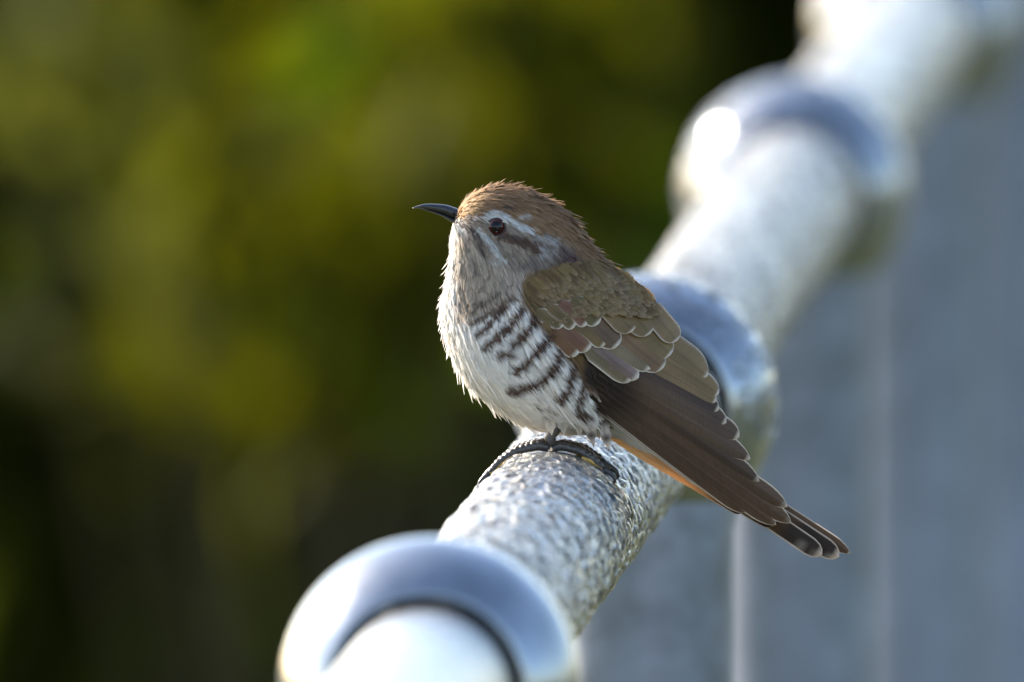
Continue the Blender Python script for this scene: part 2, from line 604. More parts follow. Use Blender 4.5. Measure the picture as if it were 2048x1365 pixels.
NS, NT = 150, 96
tt = np.linspace(0, len(SEC) - 1, NS)
RS = catmull(SEC, tt)
TH = np.arange(NT) * 2 * math.pi / NT          # 0 = back, pi = belly, pi/2 = camera side
cen = np.stack([(RS[:, 0] + RS[:, 2]) / 2, (RS[:, 1] + RS[:, 3]) / 2], 1)
hv = np.stack([(RS[:, 0] - RS[:, 2]) / 2, (RS[:, 1] - RS[:, 3]) / 2], 1)
ct, sn = np.cos(TH), np.sin(TH)
sx = np.sign(sn) * np.abs(sn) ** 0.92
GRID = np.zeros((NS, NT, 3))                   # (u, v, y) in photo pixels
GRID[:, :, 0] = cen[:, None, 0] + hv[:, None, 0] * ct[None]
GRID[:, :, 1] = cen[:, None, 1] + hv[:, None, 1] * ct[None]
GRID[:, :, 2] = -RS[:, None, 4] * sx[None]
dS = np.gradient(GRID, axis=0)
dT = (np.roll(GRID, -1, 1) - np.roll(GRID, 1, 1)) / 2
NRM = np.cross(dS, dT)
NRM /= np.linalg.norm(NRM, axis=2, keepdims=True) + 1e-9
outw = GRID - np.concatenate([cen, np.zeros((NS, 1))], 1)[:, None, :]
if np.mean(np.sum(NRM * outw, 2)) < 0:
    NRM = -NRM
dSn = np.linalg.norm(dS, axis=2)


def g_at(A, s, t):
    s = np.clip(s, 0, NS - 1.001); t = np.mod(t, NT)
    i = s.astype(int); j = t.astype(int); fs = s - i; ft = t - j
    j1 = (j + 1) % NT
    if A.ndim == 3:
        fs, ft = fs[..., None], ft[..., None]
    return (A[i, j] * (1 - fs) * (1 - ft) + A[i + 1, j] * fs * (1 - ft) + A[i, j1] * (1 - fs) * ft + A[i + 1, j1] * fs * ft)


def to_local(P):
    P = np.asarray(P, float)
    return np.stack([(P[..., 0] - U0) / S_PX, P[..., 2] / S_PX, (V0 - P[..., 1]) / S_PX], -1)


# ---- colour pattern of the plumage in the side view of the bird
def seg_dist(U, V, pl):
    d = np.full(U.shape, 1e9)
    for (a, b_) in zip(pl[:-1], pl[1:]):
        ax, ay = a; bx, by = b_
        L = (bx - ax) ** 2 + (by - ay) ** 2 + 1e-9
        t = np.clip(((U - ax) * (bx - ax) + (V - ay) * (by - ay)) / L, 0, 1)
        d = np.minimum(d, np.hypot(U - ax - t * (bx - ax), V - ay - t * (by - ay)))
    return d


def in_poly(U, V, poly):
    c = np.zeros(U.shape, bool)
    n = len(poly)
    for i in range(n):
        x1, y1 = poly[i]; x2, y2 = poly[(i + 1) % n]
        cond = ((y1 > V) != (y2 > V)) & (U < (x2 - x1) * (V - y1) / (y2 - y1 + 1e-9) + x1)
        c ^= cond
    return c


def poly_soft(U, V, poly, soft):
    d = seg_dist(U, V, poly + [poly[0]])
    s = np.where(in_poly(U, V, poly), d, -d)
    x = np.clip(s / (2 * soft) + 0.5, 0, 1)
    return x * x * (3 - 2 * x)


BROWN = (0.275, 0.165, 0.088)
OLIVE = (0.205, 0.130, 0.055)
GREYB = (0.23, 0.18, 0.145)
BAR = (0.110, 0.062, 0.042)
WHITE = (0.80, 0.765, 0.725)
ZONES = [
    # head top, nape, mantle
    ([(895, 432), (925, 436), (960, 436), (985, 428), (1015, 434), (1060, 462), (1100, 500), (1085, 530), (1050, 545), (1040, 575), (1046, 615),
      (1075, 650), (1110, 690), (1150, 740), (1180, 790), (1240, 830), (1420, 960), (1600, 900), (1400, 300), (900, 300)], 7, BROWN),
    ([(1060, 545), (1120, 520), (1200, 520), (1320, 620), (1400, 760), (1300, 800), (1160, 740), (1080, 650), (1042, 600)], 14, OLIVE),
    # throat and upper breast, mottled grey buff
    ([(925, 470), (960, 470), (1010, 520), (1060, 500), (1100, 510), (1050, 550), (1035, 600), (1000, 620), (950, 640), (915, 650), (912, 560), (912, 500)], 10, (0.44, 0.36, 0.285)),
    # shade between flank and folded wing, painted into the plumage colour
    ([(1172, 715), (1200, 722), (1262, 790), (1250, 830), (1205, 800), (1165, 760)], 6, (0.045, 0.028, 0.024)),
    # side of the neck
    ([(1020, 500), (1100, 470), (1150, 500), (1110, 540), (1050, 545), (1010, 530)], 12, GREYB),
    # face
    ([(928, 446), (962, 440), (1000, 440), (1065, 462), (1085, 500), (1050, 530), (1000, 530), (960, 505), (935, 475)], 8, (0.32, 0.25, 0.195)),
    # forehead, its sunlit glow painted in as a brighter orange brown
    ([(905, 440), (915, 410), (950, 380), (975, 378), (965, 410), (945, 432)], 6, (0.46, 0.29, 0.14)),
]
STROKES = [
    # flank bars
    ([(1043, 622), (1024, 652), (999, 677), (972, 697)], 8.8, BAR), ([(1071, 640), (1049, 670), (1034, 690), (1022, 707), (1002, 717)], 9.0, BAR),
    ([(1100, 676), (1074, 709), (1057, 729), (1032, 743)], 9.0, BAR), ([(1122, 695), (1118, 729), (1099, 752), (1079, 769), (1050, 778), (1024, 786)], 9.0, BAR),
    ([(1150, 738), (1138, 779), (1124, 806)], 9.0, BAR), ([(1031, 595), (997, 620), (965, 637), (942, 649)], 6.0, (0.17, 0.12, 0.09)),
    ([(1012, 618), (989, 640), (969, 660), (955, 672)], 6.0, BAR), ([(978, 606), (940, 626)], 4.0, (0.20, 0.15, 0.11)),
    ([(1000, 588), (960, 606), (935, 612)], 4.0, (0.22, 0.17, 0.13)),
    ([(1083, 802), (1075, 818)], 4.0, BAR), ([(1100, 826), (1094, 836)], 3.0, (0.25, 0.19, 0.15)),
    ([(1020, 698), (985, 720)], 0.1, BAR), ([(1170, 770), (1160, 815)], 7.0, BAR), ([(1155, 826), (1175, 838)], 9.0, (0.13, 0.09, 0.07)),
    ([(1195, 818), (1205, 830)], 8.0, (0.11, 0.08, 0.06)), ([(1216, 838), (1217, 850)], 8.0, (0.09, 0.05, 0.04)),
    # face: eyebrow, cheek, ear patch, lores
    ([(974, 431), (985, 425), (1000, 426), (1014, 434)], 4.2, (0.55, 0.53, 0.51)), ([(1014, 436), (1032, 451), (1050, 459), (1068, 465)], 5.2, (0.60, 0.59, 0.58)),
    ([(1040, 436), (1062, 434)], 4.5, (0.42, 0.36, 0.31)),
    ([(954, 465), (972, 478), (988, 498), (1003, 520)], 7.0, (0.55, 0.53, 0.51)), ([(985, 527), (1012, 524)], 4.0, (0.55, 0.52, 0.48)),
    ([(1006, 474), (1022, 482), (1045, 484), (1072, 496), (1086, 508)], 11.5, (0.125, 0.075, 0.052)), ([(1005, 476), (1035, 474)], 4.0, (0.12, 0.085, 0.07)),
    ([(1075, 476), (1095, 482), (1112, 484)], 8.0, (0.40, 0.36, 0.33)), ([(1085, 500), (1110, 506), (1080, 516)], 7.0, (0.38, 0.34, 0.31)),
    ([(1130, 505), (1150, 520), (1125, 525)], 9.0, (0.13, 0.085, 0.07)),
    ([(920, 448), (934, 456), (950, 470), (960, 492), (968, 515)], 5.0, (0.13, 0.10, 0.085)), ([(935, 490), (945, 520), (955, 550)], 4.5, (0.24, 0.20, 0.165)),
    ([(930, 440), (965, 446)], 5.0, (0.20, 0.145, 0.10)), ([(1010, 414), (1030, 420)], 4.0, (0.09, 0.065, 0.05)),
    ([(918, 470), (916, 520), (914, 560)], 6.0, (0.50, 0.44, 0.37)),
]


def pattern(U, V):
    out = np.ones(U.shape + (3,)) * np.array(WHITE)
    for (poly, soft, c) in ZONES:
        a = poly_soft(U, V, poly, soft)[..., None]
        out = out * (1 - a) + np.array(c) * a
    for (pl, w, c) in STROKES:
        d = seg_dist(U, V, pl)
        k_ = pl[0][0]
        w = w * (np.where(V < 540, 0.86, 0.98) + np.where(V < 540, 0.38, 0.18) * np.sin(U * 0.21 + V * 0.13 + k_) * np.sin(V * 0.24 - U * 0.09 + 2.3 * k_))
        a = np.clip((w - d) / 3.0 + 0.5, 0, 1)[..., None]
        out = out * (1 - a) + np.array(c) * a
    return out


# ---- body: one continuous surface
Vb = GRID - NRM * 5.0
faces = []
for i in range(NS - 1):
    for j in range(NT):
        j2 = (j + 1) % NT
        faces.append((i * NT + j, i * NT + j2, (i + 1) * NT + j2, (i + 1) * NT + j))
faces.append(tuple(range(NT))[::-1])
faces.append(tuple((NS - 1) * NT + k for k in range(NT)))
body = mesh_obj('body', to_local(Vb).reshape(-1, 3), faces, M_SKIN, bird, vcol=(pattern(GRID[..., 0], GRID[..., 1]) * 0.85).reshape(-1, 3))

# eye position on the surface
EYE = (992.5, 454.5)


def surf_y(u, v):
    d = np.hypot(GRID[..., 0] - u, GRID[..., 1] - v) + np.where(GRID[..., 2] > 0, 1e4, 0)
    k = np.unravel_index(np.argmin(d), d.shape)
    return GRID[k][2], NRM[k]


eye_y, eye_n = surf_y(*EYE)


# ---- contour feathers following the body surface
class Buf:
    def __init__(self):
        self.V, self.F, self.U, self.C, self.n, self.k = [], [], [], [], 0, 0


ROWS, COLS = 6, 3


def plume_batch(buf, s0, t0, Ln, Wd, lift, hgt, jit, twist, bright):
    n = len(s0)
    tl = np.linspace(0, 1, ROWS)
    cc = np.linspace(-1, 1, COLS)
    prof = np.array([0.55, 0.92, 1.0, 0.95, 0.72, 0.28])
    V = np.zeros((n, ROWS, COLS, 3))
    s, t = s0.copy(), t0.copy()
    # drift sideways with twist
    for r in range(ROWS):
        if r:
            step = Ln / (ROWS - 1)
            s = np.minimum(s + step / np.maximum(g_at(dSn, s, t), 0.4), NS - 1.01)
            t = t + twist * step / 60
        c = g_at(GRID, s, t); nn = g_at(NRM, s, t); tg = g_at(dS, s, t)
        nn /= np.linalg.norm(nn, axis=1, keepdims=True) + 1e-9
        tg /= np.linalg.norm(tg, axis=1, keepdims=True) + 1e-9
        sd = np.cross(nn, tg)
        h = hgt + lift * Ln * tl[r] ** 1.6
        for k in range(COLS):
            V[:, r, k] = c + nn * (h - (cc[k] ** 2) * Wd * 0.16)[:, None] + sd * (Wd * prof[r] * cc[k] * 0.5)[:, None]
    U = V[..., 0] + jit[:, None, None, 0]
    Vv = V[..., 1] + jit[:, None, None, 1]
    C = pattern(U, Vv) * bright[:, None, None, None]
    base = buf.n
    fid = np.arange(n)
    ids = np.arange(ROWS * COLS).reshape(ROWS, COLS)
    q = [(ids[r, k], ids[r, k + 1], ids[r + 1, k + 1], ids[r + 1, k]) for r in range(ROWS - 1) for k in range(COLS - 1)]
    q = np.array(q)
    Fq = (q[None] + (fid * ROWS * COLS)[:, None, None] + base).reshape(-1, 4)
    uvx = (fid + buf.k)[:, None, None] % 4000 + ((cc + 1) * 0.45)[None, None, :] + np.zeros((n, ROWS, COLS))
    uvy = tl[None, :, None] + np.zeros((n, ROWS, COLS))
    buf.V.append(to_local(V).reshape(-1, 3)); buf.F.append(Fq)
    buf.U.append(np.stack([uvx, uvy], -1).reshape(-1, 2)); buf.C.append(C.reshape(-1, 3))
    buf.n += n * ROWS * COLS; buf.k += n


area = np.linalg.norm(np.cross(dS, dT), axis=2)


def scatter(n, smin, smax, weight=None):
    A = area.copy()
    A[:int(smin)] = 0; A[int(smax):] = 0
    if weight is not None: A *= weight
    pr = (A / A.sum()).ravel()
    k = rng.choice(len(pr), n, p=pr)
    i, j = np.unravel_index(k, A.shape)
    return i + rng.random(n), j + rng.random(n)


buf = Buf()
UV_u, UV_v = GRID[..., 0], GRID[..., 1]


def add_plumes(n, smin, smax, L0, L1, wr, lift, h, weight=None, jpx=3.0):
    s, t = scatter(n, smin, smax, weight)
    Ln = rng.uniform(L0, L1, n)
    # short feathers round the face
    u = g_at(UV_u, s, t); v = g_at(UV_v, s, t)
    de = np.hypot(u - EYE[0], v - EYE[1])
    ok = de > 17
    db = np.hypot(u - 912, v - 436)
    Ln = Ln * np.clip(0.35 + db / 110, 0.35, 1) * np.clip(0.45 + (de - 17) / 70, 0.45, 1)
    # never run over the eye
    s, t, Ln, u, v = s[ok], t[ok], Ln[ok], u[ok], v[ok]
    n = len(s)
    plume_batch(buf, s, t, Ln, Ln * rng.uniform(wr * 0.8, wr * 1.25, n), lift * rng.uniform(0.4, 1.6, n), rng.uniform(0, h, n),
                rng.normal(0, jpx, (n, 2)), rng.normal(0, 0.5, n), rng.uniform(0.93, 1.07, n) * np.where(v < 600, rng.uniform(0.80, 1.22, n), 1.0))


SB = NS / (len(SEC) - 1)
add_plumes(2600, 0, 5.0 * SB, 20, 34, 0.34, 0.10, 3, jpx=2.8)
add_plumes(3000, 4.0 * SB, 9.5 * SB, 34, 56, 0.34, 0.10, 4, jpx=1.6)
add_plumes(3600, 8.5 * SB, 18.2 * SB, 48, 82, 0.38, 0.06, 5, jpx=1.2)
# fine filaments between them
add_plumes(2600, 0.3 * SB, 9 * SB, 22, 40, 0.10, 0.16, 5, jpx=2)
add_plumes(900, 8 * SB, 18 * SB, 44, 80, 0.07, 0.13, 6, jpx=1.5)
RIDGE = np.tile(np.clip((np.abs(np.cos(TH)) - 0.93) / 0.05, 0, 1), (NS, 1)) + 1e-6
add_plumes(320, 0.5 * SB, 9 * SB, 20, 36, 0.20, 0.34, 3, RIDGE, jpx=1.5)
add_plumes(300, 5 * SB, 15 * SB, 40, 62, 0.22, 0.26, 4, RIDGE, jpx=1.5)
# flank feathers fluffed over the front of the folded wing
FLANK = np.where(GRID[..., 2] < 0, np.clip(1 - seg_dist(UV_u, UV_v, [(1035, 590), (1062, 640), (1098, 690), (1130, 745), (1145, 790)]) / 26, 0, 1), 0) + 1e-9
add_plumes(520, 8 * SB, 17 * SB, 44, 66, 0.20, 0.16, 22, FLANK, jpx=1.5)
add_plumes(420, 8 * SB, 17 * SB, 44, 70, 0.06, 0.20, 24, FLANK, jpx=1.5)
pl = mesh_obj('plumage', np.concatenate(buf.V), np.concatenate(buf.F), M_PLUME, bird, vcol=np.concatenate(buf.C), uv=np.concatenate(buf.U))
tag(pl, kind='stuff')

# ---- large feathers of wing and tail, one mesh each
wing_ax0, wing_ax1 = np.array([1090.0, 600.0]), np.array([1580.0, 1030.0])
wd = (wing_ax1 - wing_ax0); wl = np.linalg.norm(wd); wd = wd / wl
wn_ = np.array([wd[1], -wd[0]])                # towards the back


# depth of the body's near surface in the side view, as a lookup table
BD = np.full((220, 200), np.nan)               # 3 px cells, v from 350, u from 860
gi = ((GRID[..., 1] - 350) / 3).astype(int); gj = ((GRID[..., 0] - 860) / 3).astype(int)
for a_, b_, y_ in zip(gi.ravel(), gj.ravel(), GRID[..., 2].ravel()):
    if y_ <= 0 and 0 <= a_ < 220 and 0 <= b_ < 200:
        BD[a_, b_] = y_ if np.isnan(BD[a_, b_]) else min(BD[a_, b_], y_)
for _ in range(14):
    nb = np.stack([np.roll(BD, k, ax) for ax in (0, 1) for k in (1, -1)])
    cnt = np.sum(~np.isnan(nb), 0)
    avg = np.nansum(nb, 0) / np.maximum(cnt, 1)
    BD = np.where(np.isnan(BD) & (cnt > 0), avg, BD)
BD = np.nan_to_num(BD)
for _ in range(4):
    BD = (BD + np.roll(BD, 1, 0) + np.roll(BD, -1, 0) + np.roll(BD, 1, 1) + np.roll(BD, -1, 1)) / 5


def body_depth(u, v):
    x = np.clip((np.asarray(u) - 860) / 3, 0, 198.9); y = np.clip((np.asarray(v) - 350) / 3, 0, 218.9)
    i, j = y.astype(int), x.astype(int); fy, fx = y - i, x - j
    return BD[i, j] * (1 - fy) * (1 - fx) + BD[i + 1, j] * fy * (1 - fx) + BD[i, j + 1] * (1 - fy) * fx + BD[i + 1, j + 1] * fy * fx


def sstep(x):
    x = np.clip(x, 0, 1)
    return x * x * (3 - 2 * x)


def wing_blend(u, v):
    q = np.stack([np.asarray(u) - wing_ax0[0], np.asarray(v) - wing_ax0[1]], -1)
    return sstep((q @ wd / wl + 0.06) / 0.30)


def wing_depth(u, v):
    q = np.stack([np.asarray(u) - wing_ax0[0], np.asarray(v) - wing_ax0[1]], -1)
    a = np.clip(q @ wd / wl, -0.1, 1.2)
    bb = q @ wn_
    base = -(148 * (1 - a) + 34 * a) - 20 * np.sin(np.pi * np.clip(a, 0, 1))
    free = base + (0.0042 + 0.0020 * (1 - a)) * np.maximum(bb + 10, 0) ** 2 + 0.0012 * np.minimum(bb, 0) ** 2
    k = wing_blend(u, v)
    return (body_depth(u, v) - 5) * (1 - k) + np.minimum(free, body_depth(u, v) - 6) * k


def flight(name, parent, base, tip, width, layer, colr, fringe=None, fr_w=0.16, blunt=0.5, bend=0.0, side=1, depth=None,
           tilt=0.0, paint=None, mat=None, rows=20, cols=11, skew=0.0, fr_tip=1.0):
    """one vaned feather from base to tip in the bird's side view; side=-1 mirrors it onto the far wing"""
    b0, t0 = np.array(base, float), np.array(tip, float)
    d = t0 - b0; L = np.linalg.norm(d); d = d / L
    nrm2 = np.array([d[1], -d[0]])             # in-picture side direction, towards the back
    tl = 1 - (1 - np.linspace(0, 1, rows)) ** 1.5
    cc = np.array([-1, -0.93, -0.80, -0.5, -0.2, 0, 0.2, 0.5, 0.80, 0.93, 1.0])
    V = np.zeros((rows, cols, 3)); C = np.zeros((rows, cols, 3)); UV = np.zeros((rows, cols, 2))
    sid = random.randint(0, 3000)
    wob = random.uniform(-0.02, 0.02)
    for r, t in enumerate(tl):
        grow = min(1.0, 0.45 + t * 2.4)
        k = 1 - min(0.75, (0.55 if blunt > 0.8 else 0.85 if blunt > 0.4 else 1.6) * width / L)
        if t > k:
            x = (t - k) / (1 - k)
            tipw = (1 - x ** 2) ** (0.5 if blunt > 0.8 else 0.6 if blunt > 0.4 else 0.7)
        else:
            tipw = 1
        w = width * 0.5 * grow * max(tipw, 0.02)
        ctr = b0 + d * L * t + nrm2 * (bend * math.sin(math.pi * t) * L)
        for c in range(cols):
            off = w * (cc[c] + skew * (1 - abs(cc[c])))
            uu, vv = ctr + nrm2 * off
            dep = (wing_depth(uu, vv) if depth is None else depth + tilt * off) - layer
            dep += 0.05 * width * cc[c] ** 2 + (-0.6 if c == 5 else 0)
            V[r, c] = (uu, vv, dep)
            col_ = np.array(colr) * (1 + 0.10 * math.sin(7 * t + sid) + (0.08 if cc[c] > 0 else -0.04))
            if abs(cc[c]) < 0.05: col_ = col_ * 0.84
            if fringe is not None:
                e = max((abs(cc[c]) - (1 - fr_w)) / fr_w, (t - (1 - 0.6 * fr_w * width / L * fr_tip * 2)) / (0.6 * fr_w * width / L * fr_tip * 2 + 1e-6))
                e = min(1, max(0, e * 1.6)) * min(1, t * 3)
                col_ = col_ * (1 - e) + np.array(fringe) * e
            if paint is not None:
                col_ = paint(t, cc[c], col_)
            C[r, c] = col_
            UV[r, c] = (sid + (cc[c] + 1) * 0.45, t)
    V[..., 2] *= side
    ids = np.arange(rows * cols).reshape(rows, cols)
    F = [(ids[r, k], ids[r, k + 1], ids[r + 1, k + 1], ids[r + 1, k]) for r in range(rows - 1) for k in range(cols - 1)]
    return mesh_obj(name, to_local(V).reshape(-1, 3), F, mat or M_FLIGHT, parent, vcol=C.reshape(-1, 3), uv=UV.reshape(-1, 2))


DARK = (0.062, 0.035, 0.022)
PRIM = (0.088, 0.051, 0.031)
TERT = (0.195, 0.122, 0.052)
COV = (0.150, 0.083, 0.040)
EDGE = (0.58, 0.47, 0.37)
PALE = (0.60, 0.52, 0.43)
# (name, base, tip, width, colour, fringe, fringe width, blunt, bend)
WING = [
    # flight feathers from the leading edge up (deepest first)
    ('primary_feather', (1150, 772), (1420, 978), 26, DARK, EDGE, 0.15, 0.2, -0.004),
    ('primary_feather', (1156, 770), (1492, 1026), 30, PRIM, EDGE, 0.15, 0.2, -0.004),
    ('primary_feather', (1165, 766), (1552, 1050), 34, PRIM, EDGE, 0.15, 0.3, -0.004),
    ('primary_feather', (1175, 762), (1582, 1046), 38, PRIM, EDGE, 0.15, 0.3, 0.0),
    ('primary_feather', (1185, 756), (1574, 1014), 40, PRIM, EDGE, 0.15, 0.4, 0.0),
    ('primary_feather', (1195, 750), (1518, 963), 42, DARK, EDGE, 0.15, 0.4, 0.004),
    ('primary_feather', (1205, 742), (1500, 919), 44, PRIM, EDGE, 0.15, 0.5, 0.006),
    ('secondary_feather', (1212, 732), (1478, 874), 46, PRIM, EDGE, 0.15, 0.5, 0.010),
    ('secondary_feather', (1220, 724), (1452, 846), 44, PRIM, EDGE, 0.15, 0.5, 0.012),
    ('secondary_feather', (1230, 715), (1437, 820), 44, DARK, EDGE, 0.15, 0.6, 0.014),
    ('tertial_feather', (1250, 705), (1432, 803), 40, TERT, EDGE, 0.15, 0.6, 0.014),
    ('tertial_feather', (1268, 690), (1437, 788), 48, TERT, PALE, 0.10, 0.6, 0.02),
    ('tertial_feather', (1290, 665), (1414, 753), 62, TERT, PALE, 0.08, 0.6, 0.03),
    # greater coverts
    ('covert_feather', (1168, 690), (1262, 762), 34, (0.17, 0.125, 0.085), PALE, 0.22, 0.6, 0.0),
    ('covert_feather', (1185, 684), (1276, 756), 38, (0.20, 0.15, 0.105), PALE, 0.22, 0.7, 0.0),
    ('covert_feather', (1200, 676), (1298, 744), 40, (0.19, 0.14, 0.095), PALE, 0.18, 0.8, 0.0),
    ('covert_feather', (1232, 660), (1332, 736), 58, TERT, PALE, 0.10, 0.95, 0.0),
    ('covert_feather', (1258, 640), (1342, 706), 52, TERT, PALE, 0.10, 0.95, 0.0),
    # median coverts
    ('covert_feather', (1090, 650), (1158, 704), 34, COV, PALE, 0.20, 0.9, 0.0),
    ('covert_feather', (1112, 644), (1182, 704), 38, COV, PALE, 0.18, 0.95, 0.0),
    ('covert_feather', (1138, 636), (1206, 696), 40, COV, PALE, 0.16, 0.95, 0.0),
    ('covert_feather', (1168, 628), (1242, 690), 44, COV, PALE, 0.14, 0.95, 0.0),
    ('covert_feather', (1072, 622), (1124, 656), 28, COV, PALE, 0.22, 0.95, 0.0),
    ('covert_feather', (1096, 612), (1148, 656), 30, COV, PALE, 0.22, 0.95, 0.0),
    ('covert_feather', (1120, 606), (1174, 654), 32, COV, PALE, 0.22, 0.95, 0.0),
    ('covert_feather', (1146, 598), (1200, 650), 34, COV, PALE, 0.16, 0.95, 0.0),
    # scapulars
    ('scapular_feather', (1290, 606), (1354, 682), 46, TERT, EDGE, 0.10, 0.9, 0.0),
    ('scapular_feather', (1240, 600), (1300, 668), 54, (0.190, 0.122, 0.050), EDGE, 0.08, 0.95, 0.0),
    ('scapular_feather', (1200, 590), (1266, 662), 54, (0.180, 0.115, 0.048), EDGE, 0.08, 0.95, 0.0),
]
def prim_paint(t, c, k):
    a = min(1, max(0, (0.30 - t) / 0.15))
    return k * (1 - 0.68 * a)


for side in (1, -1):
    wing = empty('wing', (0, 0, 0), bird)
    jr = random.Random(11)
    for i, (nm, b_, t_, w_, c_, fr, fw, bl, bd) in enumerate(WING):
        if 'covert' in nm:
            t_ = (t_[0] + jr.uniform(-6, 6), t_[1] + jr.uniform(-6, 6)); w_ = w_ * jr.uniform(0.92, 1.25); bd = jr.uniform(-0.04, 0.06)
            c_ = tuple(k * jr.uniform(0.85, 1.15) for k in c_)
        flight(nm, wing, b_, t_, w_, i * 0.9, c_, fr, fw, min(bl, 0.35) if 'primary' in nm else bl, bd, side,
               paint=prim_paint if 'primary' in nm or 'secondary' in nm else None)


# small soft coverts and scapulars covering the shoulder
def shoulder(n, poly, L0, L1, side, wing):
    bf = Buf()
    us, vs_ = [], []
    xs = [q[0] for q in poly]; ys = [q[1] for q in poly]
    while len(us) < n:
        u = rng.uniform(min(xs), max(xs), 400); v = rng.uniform(min(ys), max(ys), 400)
        ok = in_poly(u, v, poly)
        us += list(u[ok]); vs_ += list(v[ok])
    u = np.array(us[:n]); v = np.array(vs_[:n])
    L = rng.uniform(L0, L1, n); ang = rng.normal(math.atan2(0.64, 0.77), 0.10, n)
    dx, dy = np.cos(ang), np.sin(ang)
    fwd = ((u - 1050) * 0.77 + (v - 540) * 0.64)
    prof = np.array([0.6, 0.95, 1.0, 0.98, 0.8, 0.34]); tl = np.linspace(0, 1, ROWS); cc = np.linspace(-1, 1, COLS)
    V = np.zeros((n, ROWS, COLS, 3)); C = np.zeros((n, ROWS, COLS, 3))
    base = np.where((rng.random(n) < 0.5)[:, None], np.array((0.220, 0.145, 0.060)), np.array((0.185, 0.112, 0.052))) * rng.uniform(0.68, 1.28, n)[:, None]
    W = L * rng.uniform(0.42, 0.55, n)
    wj = rng.uniform(-1, 1, n)
    for r in range(ROWS):
        for k in range(COLS):
            uu = u + dx * L * tl[r] + dy * W * prof[r] * cc[k] * 0.5
            vv = v + dy * L * tl[r] - dx * W * prof[r] * cc[k] * 0.5
            dep = wing_depth(uu, vv) - 6 - 27 * wing_blend(uu, vv) - 3.0 * tl[r] + 2 * wj + 0.10 * W * cc[k] ** 2
            V[:, r, k] = np.stack([uu, vv, dep], -1)
            e = 0.70 * max(0, (tl[r] - 0.72) * 3.6) + 0.22 * abs(cc[k]) - 0.12
            C[:, r, k] = base * (1 - e) + np.array((0.40, 0.29, 0.17)) * e
    V[..., 2] *= side
    ids = np.arange(ROWS * COLS).reshape(ROWS, COLS)
    q = np.array([(ids[r, k], ids[r, k + 1], ids[r + 1, k + 1], ids[r + 1, k]) for r in range(ROWS - 1) for k in range(COLS - 1)])
    Fq = (q[None] + (np.arange(n) * ROWS * COLS)[:, None, None]).reshape(-1, 4)
    uvx = np.arange(n)[:, None, None] + ((cc + 1) * 0.45)[None, None, :] + np.zeros((n, ROWS, COLS))
    uvy = tl[None, :, None] * 0.9 + np.zeros((n, ROWS, COLS))
    o = mesh_obj('lesser_coverts', to_local(V).reshape(-1, 3), Fq, M_PLUME, wing, vcol=C.reshape(-1, 3), uv=np.stack([uvx, uvy], -1).reshape(-1, 2))
    tag(o, kind='stuff')


for wg, side in zip([c for c in bird.children if c.name.startswith('wing')], (1, -1)):
    shoulder(800, [(1046, 566), (1075, 545), (1130, 528), (1200, 524), (1250, 556), (1290, 600), (1262, 606), (1200, 600), (1150, 598), (1110, 610), (1084, 628), (1060, 608)], 34, 54, side, wg)


def rufous(t, c, k):
    a = min(1, max(0, (0.9 - t) / 0.3))
    return k * (1 - a) + np.array((0.88, 0.55, 0.28)) * a


def spotted(ph, edge):
    def f(t, c, k):
        if t > 0.78:
            x = (t - 0.78) / 0.22
            dark = np.array((0.035, 0.024, 0.022))
            a = min(1, max(0, math.sin(x * 15 + ph) * 1.5)) * min(1, max(0, (edge - c) * 2))
            k = dark * (1 - a) + np.array((0.20, 0.17, 0.15)) * a
            e = min(1, max(0, (abs(c) - 0.8) * 6, (x - 0.86) * 8))
            k = k * (1 - e) + np.array((0.72, 0.56, 0.46)) * e
        return k
    return f


tail = empty('tail', (0, 0, 0), bird)
TAIL = [((1218, 872), (1484, 1026), 20, DARK, rufous), ((1232, 866), (1546, 1052), 26, DARK, rufous),
        ((1255, 850), (1644, 1110), 38, PRIM, spotted(0.3, 0.3)), ((1262, 846), (1678, 1114), 40, PRIM, spotted(1.6, 0.0)),
        ((1276, 840), (1700, 1107), 28, PRIM, None)]
for side in (1, -1):
    for i, (b_, t_, w_, c_, pt) in enumerate(TAIL):
        flight('tail_feather', tail, b_, t_, w_, 0, c_, (0.55, 0.45, 0.38), 0.14, 0.45 if i < 4 else 0.2, 0.004, side, depth=-6 - 5 * (4 - i), tilt=-0.3, paint=pt, mat=M_THIN if pt is rufous else None)

# undertail and vent tufts hanging below the wing
tuft = empty('vent_tuft', (0, 0, 0), bird)


def vent_paint(t, c, k):
    a = math.exp(-((t - 0.72) / 0.085) ** 2) * max(0, 1 - 0.7 * c * c) + 0.8 * math.exp(-((t - 0.38) / 0.09) ** 2) + min(1, max(0, (t - 0.9) * 14))
    a = min(1, a)
    return k * (1 - a) + np.array((0.085, 0.05, 0.04)) * a


for side in (1, -1):
    for (b_, t_, w_, pt, dz) in (((1198, 806), (1218, 904), 24, vent_paint, -96), ((1170, 806), (1188, 896), 24, vent_paint, -100),
                                 ((1150, 790), (1160, 876), 28, None, -90), ((1120, 790), (1128, 872), 34, None, -92), ((1092, 800), (1104, 872), 34, None, -90),
                                 ((1178, 820), (1200, 880), 22, None, -66)):
        flight('vent_feather', tuft, b_, t_, w_, 0, (0.60, 0.53, 0.45) if pt is None else (0.55, 0.48, 0.42), None, 0.1, 0.25, 0.0, side, depth=dz, tilt=0.1, paint=pt, mat=M_PLUME)

